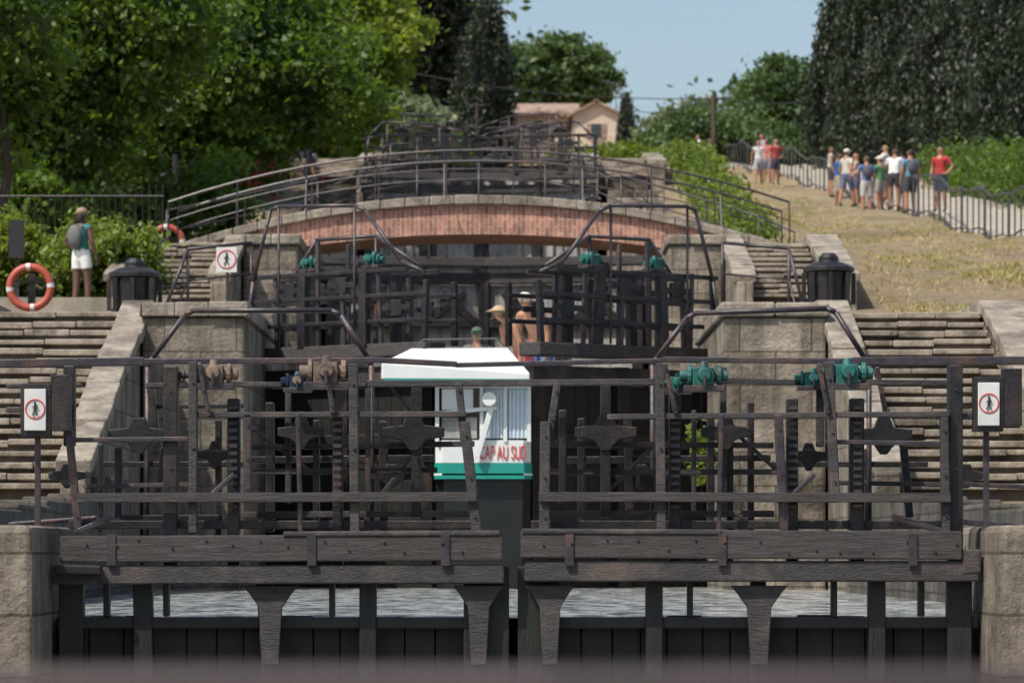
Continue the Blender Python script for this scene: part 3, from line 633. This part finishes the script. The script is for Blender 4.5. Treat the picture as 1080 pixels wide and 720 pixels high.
def cypress(px,D_,zt,w,n=9000,size=.1):
    x=(px-540)*K*D_; z0=H(x,D_); e=empty('cypress_tree'); g=MB(); g.cyl((x,D_,z0-.3),(x,D_,zt-1),w*.12,.03,'bark',8)
    hgt=zt-z0
    def prof(t): return min(1,(t/.10)**.6)*(((1-t)/.55)**.62 if t>.45 else 1)
    g.obj('trunk',e); g=MB()
    g.lathe((x,D_,z0),[(w*.34*prof(t)*random.uniform(.85,1.1)+.02,t*hgt*.97) for t in [i/26 for i in range(1,26)]],'leafC',14); g.obj('inner_foliage',e)
    ncl=200; t=rng.uniform(.02,1,ncl); pf=np.array([prof(q) for q in t])
    th=rng.uniform(0,2*math.pi,ncl); rr=rng.uniform(.6,1.18,ncl)*w/2*pf
    c=np.stack([x+rr*np.cos(th),D_+rr*np.sin(th),z0+t*hgt],1); idx=rng.integers(0,ncl,n)
    p=c[idx]+rng.normal(size=(n,3))*np.array([w*.05,w*.05,.48])
    p[:,2]=np.minimum(p[:,2],zt+rng.uniform(-.3,.5,n)); leaves('crown',p,size,'leafC',e,asp=2.3,up=1.0)
cypress(514,196,W(0,2,196).z,2.5,13000,.10)
cypress(498,194,W(0,36,194).z,1.8,7000,.10)
cypress(661,222,W(0,106,222).z,1.0,4000,.08)
for px,D_,top,w in ((888,172,-20,2.6),(925,166,-60,3.2),(968,162,-50,3.2),(1010,158,-80,3.2),(1050,152,-60,3.2),(1092,150,-50,3.2),(908,182,-70,3.0),(990,175,-90,3.4),(1070,168,-90,3.4),(945,180,-80,3.2)):
    cypress(px,D_,W(0,top,D_).z,w,14000,.095)
def hedge(name,pts,r,h,n,size,k):
    L=[]
    for i in range(len(pts)-1):
        a,b=pts[i],pts[i+1]; m=max(1,int(math.dist(a,b)/(r*.9)))
        for j in range(m):
            x=lerp(a[0],b[0],j/m)+random.uniform(-.2,.2);y=lerp(a[1],b[1],j/m)+random.uniform(-.2,.2); hh=h*random.uniform(.75,1.2)
            L.append((x,y,H(x,y)+hh*.5,r*random.uniform(.8,1.15),r,hh*.55))
    e=empty(name); leaves('foliage',crown(L,n,40,.25,.3),size,k,e)
    g=MB()
    for l in L: g.cyl((l[0],l[1],l[2]-l[5]-.3),(l[0]+.1,l[1],l[2]+l[5]*.4),.05,.02,'bark',5)
    g.obj('stems',e)
def gx(px,D_): return (px-540)*K*D_
hedge('hedge',[(gx(20,74),74),(gx(165,74),74)],.7,1.15,15000,.075,'leafH')
hedge('hedge',[(gx(-20,90),90),(gx(260,95),95)],.9,1.6,12000,.11,'leafA')
hedge('hedge',[(gx(590,170),170),(gx(690,176),176)],1.0,1.0,9000,.13,'leafH')
hedge('hedge',[(gx(700,200),200),(gx(870,205),205)],1.6,2.2,16000,.16,'leafP')
hedge('hedge',[(gx(1000,150),150),(gx(1040,135),135),(gx(1120,118),118)],1.1,1.5,18000,.11,'leafA')
hedge('flowering_shrub',[(5.2,156),(5.0,125),(5.1,104)],.6,.6,13000,.11,'leafH')
hedge('flowering_shrub',[(5.1,104),(4.9,88)],.5,.7,9000,.085,'leafH')
hedge('oleander_bush',[(gx(240,108),108),(gx(296,118),118)],.8,1.7,8000,.12,'leafA')
hedge('hedge',[(gx(330,150),150),(gx(480,165),165)],1.2,1.7,10000,.15,'leafA')
hedge('hedge',[(gx(390,205),205),(gx(515,212),212)],1.8,3.2,10000,.2,'leafP')
L=[(gx(285,107),106,W(0,190,107).z,1.1,.5,.5)]; leaves('oleander_flowers',crown(L,110,22,.25,.3),.075,'petal')
L=[]
for px in range(-200,470,38):
    D_=random.uniform(225,262); p=W(px,95,D_); r=random.uniform(3.2,5); L.append((p.x,D_,random.uniform(24,30),r,r,r*1.1))
leaves('distant_trees',crown(L,34000,60,.2,.3),.34,'leafP')
L=[]
for px in range(665,1200,26):
    D_=random.uniform(300,380); r=random.uniform(3,4.4); L.append(((px-540)*K*D_,D_,H(10,D_)+random.uniform(1,3),r,r,r*1.1))
leaves('distant_trees',crown(L,24000,50,.2,.3),.36,'leafP')
def grass(x0,x1,y0,y1,n,s,thr=.1):
    y=rng.uniform(y0,y1,n); x=rng.uniform(x0,x1,n); keep=(np.sin(x*1.3+y*.35)+np.sin(y*.9-x*.6)+np.sin(x*3.1+y*1.3)*.6+rng.normal(size=n)*.8)>thr; x=x[keep];y=y[keep]
    z=np.array([H(a,b) for a,b in zip(x,y)])+s*.4; return np.stack([x,y,z],1)
P=np.concatenate([grass(6.3,11.5,62,80,14000,.05),grass(4.8,11.0,80,110,22000,.05),grass(4.8,9.3,110,180,18000,.06)])
leaves('grass',P,.022,'grass',asp=5,up=.9)
P=np.concatenate([grass(6.3,10,46,62,22000,.05,-.4),grass(8.2,11.2,58,86,9000,.05,.9),grass(5.2,8.5,84,150,5000,.06,1.3)])
leaves('green_grass',P,.028,'greengrass',asp=5,up=1.0)
L=[(gx(742,53),53.1,W(0,480,53).z,.16,.1,.4),(gx(590,60),57.2,W(0,505,60).z,.2,.1,.2)]; leaves('wall_weeds',crown(L,700,20,.3,.2),.06,'leafH')
# ------------------------------------------------------------------ boat: narrow raked front, wider body behind the open leaves
e=empty('canal_cruiser'); Dk=54.9; s=K*Dk
def bx_(x): return (x-540)*s
def bz(y): return (583-y)*s
xl,xr=bx_(459),bx_(560); xm=(xl+xr)/2; hw=(xr-xl)/2
def ring(g,z0,k0,z1,k1,mk,dy=0):
    def outl(k):
        return [(xm-hw*k,Dk+dy+.10),(xm-hw*k+.10,Dk+dy),(xm+hw*k-.10,Dk+dy),(xm+hw*k,Dk+dy+.10),(xm+hw*k,Dk+1.5),(xm+1.3*k,Dk+2.9),(xm+1.3*k,Dk+13),(xm+.9*k,Dk+14),(xm-.9*k,Dk+14),(xm-1.3*k,Dk+13),(xm-1.3*k,Dk+2.9),(xm-hw*k,Dk+1.5)]
    a=outl(k0);b=outl(k1);n=len(a)
    g.add([(x,y,z0) for x,y in a]+[(x,y,z1) for x,y in b],[(i,(i+1)%n,n+(i+1)%n,n+i) for i in range(n)]+[tuple(range(n)),tuple(range(n,2*n))],mk)
g=MB()
ring(g,-.7,.97,bz(505),.99,'boatblack',.12); ring(g,bz(505)+.003,1.02,bz(488),1.02,'boatteal'); ring(g,bz(488)+.003,1.0,bz(464),1.0,'white')
ring(g,bz(501),1.03,bz(499),1.03,'white')
g.obj('hull',e)
g=MB()
ring(g,bz(464),.97,bz(402),.95,'glass',.1)
for a,b in ((511,531),(536,557)):
    g.box(bx_(a),bx_(b),Dk+.02,Dk+.06,bz(462),bz(409),'curtain')
    for k in range(5): xx=lerp(bx_(a),bx_(b),(k+.5)/5); g.box(xx-.010,xx+.010,Dk+.01,Dk+.019,bz(462),bz(411),'white')
for a in (461,508,533,558): g.box(bx_(a)-.025,bx_(a)+.025,Dk-.02,Dk+.09,bz(466),bz(402),'white')
g.box(bx_(461),bx_(559),Dk-.01,Dk+.08,bz(409),bz(402),'white'); g.box(bx_(466),bx_(503),Dk+.02,Dk+.06,bz(462),bz(440),'palepanel')
g.beam((bx_(519),Dk-.07,bz(428)),(bx_(503),Dk-.07,bz(482)),.07,.05,'white',up=Vector((0,1,0)))
g.box(bx_(466),bx_(499),Dk-.0,Dk+.05,bz(432),bz(410),'white'); g.cyl((bx_(516),Dk-.16,bz(421)),(bx_(516),Dk-.02,bz(421)),.09,.11,'white',14)
g.beam((bx_(462),Dk-.06,bz(436)),(bx_(524),Dk-.06,bz(430)),.04,.05,'white')
g.obj('cabin',e,bevel=.006)
g=MB(); Dv=Dk-.25
vs=[W(402,400,Dv),W(559,401,Dv),W(559,393,Dv),W(402,382,Dv),W(434,367,Dk+1.0),W(535,366,Dk+1.0),W(402,400,Dk+1.0),W(559,401,Dk+1.0)]
g.add(vs,[(0,1,2,3),(3,2,5,4),(0,3,4,6),(1,2,5,7),(4,5,7,6),(0,1,7,6)],'white'); g.obj('canopy_roof',e,bevel=.02)
g=MB(); g.box(xm-1.25,xm+1.25,Dk+3.0,Dk+13,bz(402),bz(384),'white'); g.obj('cabin_roof',e,bevel=.04)
g=MB(); g.beam((bx_(404)+.02,Dv+.02,bz(402)),(bx_(557),Dv+.02,bz(402.5)),.05,.05,'boatteal')
g.tube([W(440,366,Dk+.9),W(446,358,Dk+.9),W(525,357,Dk+.9),W(532,366,Dk+.9)],.012,'fence',6)
for x in (404,462): g.cyl((bx_(x)+.03,Dk+.6,bz(401)),(bx_(462)+.03,Dk+.6,bz(470)),.02,.02,'fence',6)
g.obj('trim_and_grab_rail',e)
tcv=bpy.data.curves.new('t','FONT'); tcv.body='CAP AU SUD'; tcv.size=.25; tcv.extrude=.004
to=bpy.data.objects.new('t',tcv); link(to); bpy.context.view_layer.update(); me=bpy.data.meshes.new_from_object(to.evaluated_get(bpy.context.evaluated_depsgraph_get())); bpy.data.objects.remove(to)
me.materials.clear(); me.materials.append(M['red']); to=bpy.data.objects.new('name_lettering',me); link(to); to.parent=e; to.rotation_euler=(math.pi/2,0,0); to.location=(bx_(505),Dk-.012,bz(484)); to.scale=(.43,1,1)
# ------------------------------------------------------------------ people
cm={}
def cmat(c,rough=.8):
    key=tuple(round(v,3) for v in c)
    if key not in cm: cm[key]=mat('cloth_%d'%len(cm),tuple(v*.85 for v in c),c,25,rough,.1)
    return cm[key]
SK=(.40,.20,.12); SKT=(.28,.14,.08); SKD=(.12,.06,.04)
def person(x,y,z,rot,H_,shirt,short,skin=SK,hair=(.05,.03,.02),hat=None,pose='stand',top=True,legl=.75,name='standing_person',bag=None,longhair=False,brim=True,female=False):
    J={'pel':(0,0,.95),'sp':(0,-.01,1.1),'ch':(0,0,1.28),'nk':(0,-.01,1.45),'hb':(0,.01,1.53),'hd':(0,.015,1.61),'ht':(0,0,1.67)}
    R={'pel':(.145,.11),'sp':(.125,.095),'ch':(.155,.11),'nk':(.058,.058),'hb':(.068,.075),'hd':(.078,.092),'ht':(.06,.07)}
    if female: R['sp']=(.10,.085); R['ch']=(.135,.1); R['pel']=(.16,.12)
    E=[('pel','sp'),('sp','ch'),('ch','nk'),('nk','hb'),('hb','hd'),('hd','ht')]
    arms={'stand':[((.235,-.01,1.13),(.25,.06,.90),(.25,.09,.82))]*2,
      'hip':[((.32,-.05,1.17),(.2,.05,1.0),(.14,.08,.99)),((.235,-.01,1.13),(.25,.08,.90),(.25,.11,.82))],
      'phone':[((.24,.08,1.15),(.12,.28,1.32),(.08,.32,1.38))]*2,
      'rail':[((.26,.12,1.16),(.2,.34,1.06),(.17,.41,1.05))]*2,
      'walk':[((.23,.08,1.14),(.24,.24,.97),(.23,.30,.92)),((.23,-.12,1.14),(.25,-.16,.9),(.25,-.14,.82))],
      'fold':[((.26,.06,1.13),(.06,.2,1.12),(-.03,.2,1.14))]*2,
      'bend':[((.22,.1,1.12),(.2,.25,.92),(.19,.3,.86))]*2}[pose]
    w=.16 if female else .18
    for si,sg in enumerate((-1,1)):
        n='LR'[si]; el,wr,ha=arms[si]
        J['sh'+n]=(sg*w,0,1.385); J['el'+n]=(sg*el[0],el[1],el[2]); J['wr'+n]=(sg*wr[0],wr[1],wr[2]); J['ha'+n]=(sg*ha[0],ha[1],ha[2])
        R['sh'+n]=(.062,.062); R['el'+n]=(.043,.043); R['wr'+n]=(.03,.03); R['ha'+n]=(.036,.026)
        st=.12 if pose=='walk' else .02; f=st*(1 if si else -1)
        J['hi'+n]=(sg*.09,0,.87); J['kn'+n]=(sg*.105,.02+f,.5); J['an'+n]=(sg*.115,-.01+f*1.7,.09); J['to'+n]=(sg*.13,.13+f*1.7,.035)
        R['hi'+n]=(.095,.1); R['kn'+n]=(.062,.066); R['an'+n]=(.04,.045); R['to'+n]=(.04,.03)
        E+=[('ch','sh'+n),('sh'+n,'el'+n),('el'+n,'wr'+n),('wr'+n,'ha'+n),('pel','hi'+n),('hi'+n,'kn'+n),('kn'+n,'an'+n),('an'+n,'to'+n)]
    if pose in('bend','rail'):
        a=math.radians(38 if pose=='bend' else 10)
        for k_ in list(J):
            if k_ in('sp','ch','nk','hb','hd','ht') or k_[:2] in('sh','el','wr','ha'):
                p=Vector(J[k_])-Vector((0,0,.95)); J[k_]=tuple(Matrix.Rotation(-a,3,'X')@p+Vector((0,0,.95)))
    names=list(J); idx={k_:i for i,k_ in enumerate(names)}
    me=bpy.data.meshes.new('sk'); me.from_pydata([J[k_] for k_ in names],[(idx[a],idx[b]) for a,b in E],[])
    o=bpy.data.objects.new('sk',me); link(o); md=o.modifiers.new('s','SKIN'); md.use_smooth_shade=True
    sv=me.skin_vertices[0].data
    for k_ in names: sv[idx[k_]].radius=R[k_]
    sv[idx['pel']].use_root=True
    ms=o.modifiers.new('u','SUBSURF'); ms.levels=2; ms.render_levels=2
    bpy.context.view_layer.update(); nm=bpy.data.meshes.new_from_object(o.evaluated_get(bpy.context.evaluated_depsgraph_get())); bpy.data.objects.remove(o)
    mats=[cmat(skin,.6),cmat(shirt),cmat(short),cmat(hair,.7),cmat((.06,.05,.05)),cmat(hat or hair),cmat((.02,.015,.012),.3)]
    nm.materials.clear()
    for m_ in mats: nm.materials.append(m_)
    JV={k_:Vector(J[k_]) for k_ in names}
    bm=bmesh.new(); bm.from_mesh(nm)
    hd=JV['hd']
    for f in bm.faces:
        c=f.calc_center_median(); best=None
        for a,b in E:
            A,B=JV[a],JV[b]; ab=B-A; t=max(0,min(1,(c-A).dot(ab)/ab.length_squared)); dd=(c-(A+ab*t)).length- .6*lerp(R[a][0],R[b][0],t)
            if best is None or dd<best[0]: best=(dd,a,b,t)
        _,a,b,t=best; m_=0; f.smooth=True
        if b in('hd','ht') or b=='hb' and t>.6:
            rel=c-hd
            if rel.z>.045 or rel.y<-.02 and rel.z>-.07: m_=3
        elif b in('hb',): m_=0
        elif b=='nk': m_=1 if t<.45 and top else 0
        elif b in('ch','sp'): m_=(1 if top else 0) if not(b=='sp' and t<.25) else 2
        elif a=='ch': m_=1 if top else 0
        elif a[:2]=='sh': m_=1 if (top and t<.55 and not female) else (1 if top and t<.12 else 0)
        elif a=='pel': m_=2
        elif a[:2]=='hi': m_=2 if t<legl else 0
        elif a[:2]=='kn': m_=2 if legl>1 and t<.9 else 0
        elif a[:2]=='an': m_=4
        f.material_index=m_
    bm.normal_update()
    mv={}
    for f in bm.faces:
        for v_ in f.verts: mv.setdefault(v_,[]).append(f.material_index)
    for v_,l in mv.items():
        if any(i in (1,2) for i in l): v_.co+=v_.normal*.014
        elif all(i==3 for i in l): v_.co+=v_.normal*.016
    def addp(mesh_fn,mi):
        n0=set(bm.faces); mesh_fn(); 
        for f in bm.faces:
            if f not in n0: f.material_index=mi; f.smooth=True
    def sph(p,r,mi,sc=(1,1,1)):
        addp(lambda: bmesh.ops.create_icosphere(bm,subdivisions=2,radius=r,matrix=Matrix.Translation(p)@Matrix.Diagonal((*sc,1))),mi)
    def cone(a,b,r0,r1,mi):
        a=Vector(a);b=Vector(b);d=b-a; q_=d.to_track_quat('Z','Y').to_matrix().to_4x4()
        addp(lambda: bmesh.ops.create_cone(bm,segments=7,radius1=r0,radius2=r1,depth=d.length,cap_ends=True,matrix=Matrix.Translation((a+b)/2)@q_),mi)
    sph(hd+Vector((0,.088,-.02)),.016,0,(.8,1.1,1.3)); 
    for sg in (-1,1):
        sph(hd+Vector((sg*.03,.078,.005)),.010,6); sph(hd+Vector((sg*.078,0,-.01)),.022,0,(.4,.8,1.2))
    sph(hd+Vector((0,.078,-.055)),.014,0,(1.6,.6,.5))
    for n in 'LR':
        sg=-1 if n=='L' else 1; h=JV['ha'+n]; d=(h-JV['wr'+n]).normalized(); sd=Vector((0,1,0)) if abs(d.y)<.7 else Vector((sg,0,0)); sd=(sd-d*sd.dot(d)).normalized(); cu=Vector((-sg,0,0)); 
        for i,ln in enumerate((.058,.068,.064,.05)):
            a=h+d*.02+sd*(i-1.5)*.017; b=a+d*ln*.6+cu*.006; c=b+d*ln*.4+cu*.02; cone(a,b,.010,.009,0); cone(b,c,.009,.006,0)
        a=h-d*.02+sd*.03; b=a+d*.04+sd*.025; cone(a,b,.011,.008,0)
    if hat:
        addp(lambda: bmesh.ops.create_uvsphere(bm,u_segments=14,v_segments=8,radius=.105,matrix=Matrix.Translation(hd+Vector((0,-.005,.03)))@Matrix.Diagonal((.9,1.05,.75,1))),5)
        if brim=='full': addp(lambda: bmesh.ops.create_cone(bm,segments=20,radius1=.19,radius2=.12,depth=.025,cap_ends=True,matrix=Matrix.Translation(hd+Vector((0,0,.035)))),5)
        elif brim: addp(lambda: bmesh.ops.create_cone(bm,segments=12,radius1=.08,radius2=.07,depth=.012,cap_ends=True,matrix=Matrix.Translation(hd+Vector((0,.115,.04)))),5)
    if longhair:
        sph(hd+Vector((0,-.06,-.06)),.075,3,(1.0,.7,1.7))
    if bag is not None:
        nm.materials.append(cmat(bag)); bi=len(nm.materials)-1
        sph(Vector((0,-.18,1.22)),.15,bi,(1,.6,1.35)); cone((-.1,-.12,1.38),(-.11,.06,1.42),.018,.018,bi); cone((.1,-.12,1.38),(.11,.06,1.42),.018,.018,bi)
    bm.to_mesh(nm); bm.free()
    ob=bpy.data.objects.new(name,nm); link(ob); k_=H_/1.74; ob.scale=(k_,)*3; ob.rotation_euler=(0,0,rot); ob.location=(x,y,z); nm.name=name
    return ob
def ppl(px,D_,rot,H_,*a,**kw):
    x=gx(px,D_); person(x,D_,H(x,D_)+.02,math.radians(rot),H_,*a,**kw)
x=gx(86,68); z=(583-327)*K*68
person(x,68,z,math.radians(-35),1.66,(.03,.16,.15),(.75,.75,.72),SKD,(.02,.015,.01),hat=(.30,.22,.14),pose='hip',female=True,bag=(.12,.13,.13),legl=.5,longhair=True,brim=True,name='standing_woman')
g=MB(); g.box(-8.8,-5.2,64.5,72,3,z-.005,'paving'); g.obj('quay_pavement')
for a in [
 (992,114,150,1.82,(.40,.03,.03),(.03,.035,.07),SK,(.04,.03,.02)),
 (960,117,20,1.82,(.10,.22,.32),(.05,.05,.06),SK,(.05,.03,.02)),
 (943,120,-20,1.8,(.72,.72,.72),(.03,.03,.04),SKT,(.08,.05,.03)),
 (928,124,40,1.7,(.08,.22,.10),(.3,.28,.25),SK,(.1,.06,.03)),
 (914,123,10,1.75,(.08,.14,.35),(.5,.48,.45),SK,(.12,.08,.05)),
 (903,127,90,1.66,(.4,.3,.27),(.08,.09,.15),SK,(.2,.12,.05)),
 (893,126,-40,1.74,(.5,.48,.4),(.1,.12,.2),SK,(.05,.03,.02)),
 (884,130,-80,1.74,(.02,.09,.30),(.35,.3,.22),SKT,(.04,.03,.02)),
 (876,134,-90,1.65,(.4,.4,.42),(.05,.05,.06),SK,(.06,.04,.02)),
 (934,129,60,1.75,(.6,.58,.56),(.06,.06,.1),SK,(.3,.2,.1)),
 (951,126,-60,1.75,(.15,.2,.16),(.06,.06,.1),SK,(.06,.04,.03))]:
    px=a[0]; i=int(px)
    ppl(px,a[1],a[2],a[3],a[4],a[5],a[6],a[7],pose=['stand','rail','hip','phone','fold','walk'][i%6],female=(i%3==0 and i!=960),longhair=(i%3==0 and px<950),hat=(.6,.58,.5) if px in(893,928) else None,bag=(.08,.08,.1) if px in(960,914) else None,legl=[.75,.6,.9][i%3])
for a in [(800,152,180,1.7,(.6,.58,.6),(.3,.3,.32)),(809,154,160,1.66,(.5,.16,.16),(.2,.2,.3)),(818,150,200,1.7,(.35,.05,.05),(.05,.05,.07)),(806,158,120,1.6,(.3,.35,.5),(.5,.5,.5)),(739,172,90,1.6,(.7,.72,.75),(.1,.12,.2)),(748,171,-90,1.55,(.55,.6,.7),(.1,.15,.3)),
          (312,114,60,1.7,(.05,.07,.2),(.04,.05,.12)),(323,113.5,-60,1.72,(.10,.09,.2),(.05,.05,.08))]:
    ppl(*a,SK,(.06,.04,.03),pose=random.choice(['stand','rail','hip','walk']),female=random.random()<.5)
def crew(px,py_head,D_,H_,rot,*a,**kw):
    x=gx(px,D_); z=(583-py_head)*K*D_-H_; return person(x,D_,z,math.radians(rot),H_,*a,**kw)
crew(503,343,66,1.7,180,(.1,.12,.1),(.1,.1,.1),SKT,(.05,.03,.02),hat=(.06,.12,.08),top=True,pose='phone',name='boat_passenger')
crew(570,296,60.5,1.84,150,(.1,.1,.1),(.1,.15,.3),SK,(.15,.1,.05),hat=(.6,.55,.45),top=False,pose='bend',name='boat_passenger')
crew(553,310,59,1.7,120,(.1,.1,.1),(.4,.1,.1),SK,(.18,.1,.05),hat=(.45,.34,.2),top=False,pose='bend',name='boat_passenger',female=True,brim='full')
# ------------------------------------------------------------------ near rail of the footbridge we stand on
e=empty('footbridge_railing'); g=MB(); g.cyl((-1.6,3.4,-.103),(1.6,3.4,-.103),.010,.010,'railpaint',12); g.obj('top_rail',e,smooth=True)
g=MB(); 
for x in (-1.3,1.3): g.cyl((x,3.4,-2),(x,3.4,-.10),.02,.02,'iron',8)
g.beam((-1.6,3.4,-.6),(1.6,3.4,-.6),.03,.03,'railpaint'); g.obj('posts',e)
# ------------------------------------------------------------------ light, sky, camera
el=math.radians(56); sd=Vector((-.74*math.cos(el),-.67*math.cos(el),math.sin(el)))
sl=bpy.data.lights.new('sun','SUN'); sl.energy=5.0; sl.angle=math.radians(.5); sl.color=(1,.95,.86)
so=bpy.data.objects.new('sun',sl); link(so); so.rotation_euler=sd.to_track_quat('Z','Y').to_euler()
w=bpy.data.worlds.new('World'); sc.world=w; w.use_nodes=True; nt=w.node_tree; bg=nt.nodes['Background']
sk=nt.nodes.new('ShaderNodeTexSky'); sk.sky_type='NISHITA'; sk.sun_disc=False; sk.sun_elevation=el; sk.sun_rotation=math.atan2(sd.x,sd.y); sk.air_density=1.0; sk.dust_density=2.4; sk.ozone_density=1.3
nt.links.new(sk.outputs[0],bg.inputs[0]); bg.inputs[1].default_value=.15
cam=bpy.data.cameras.new('camera'); co=bpy.data.objects.new('camera',cam); link(co); co.location=(0,0,0); co.rotation_euler=(math.pi/2,0,0)
cam.lens=150; cam.sensor_width=36; cam.shift_y=(583-360)/1080; cam.clip_end=6000; cam.clip_start=.1
cam.dof.use_dof=True; cam.dof.focus_distance=35; cam.dof.aperture_fstop=4.8
sc.camera=co; sc.view_settings.view_transform='Standard'; sc.view_settings.look='None'; sc.view_settings.exposure=0
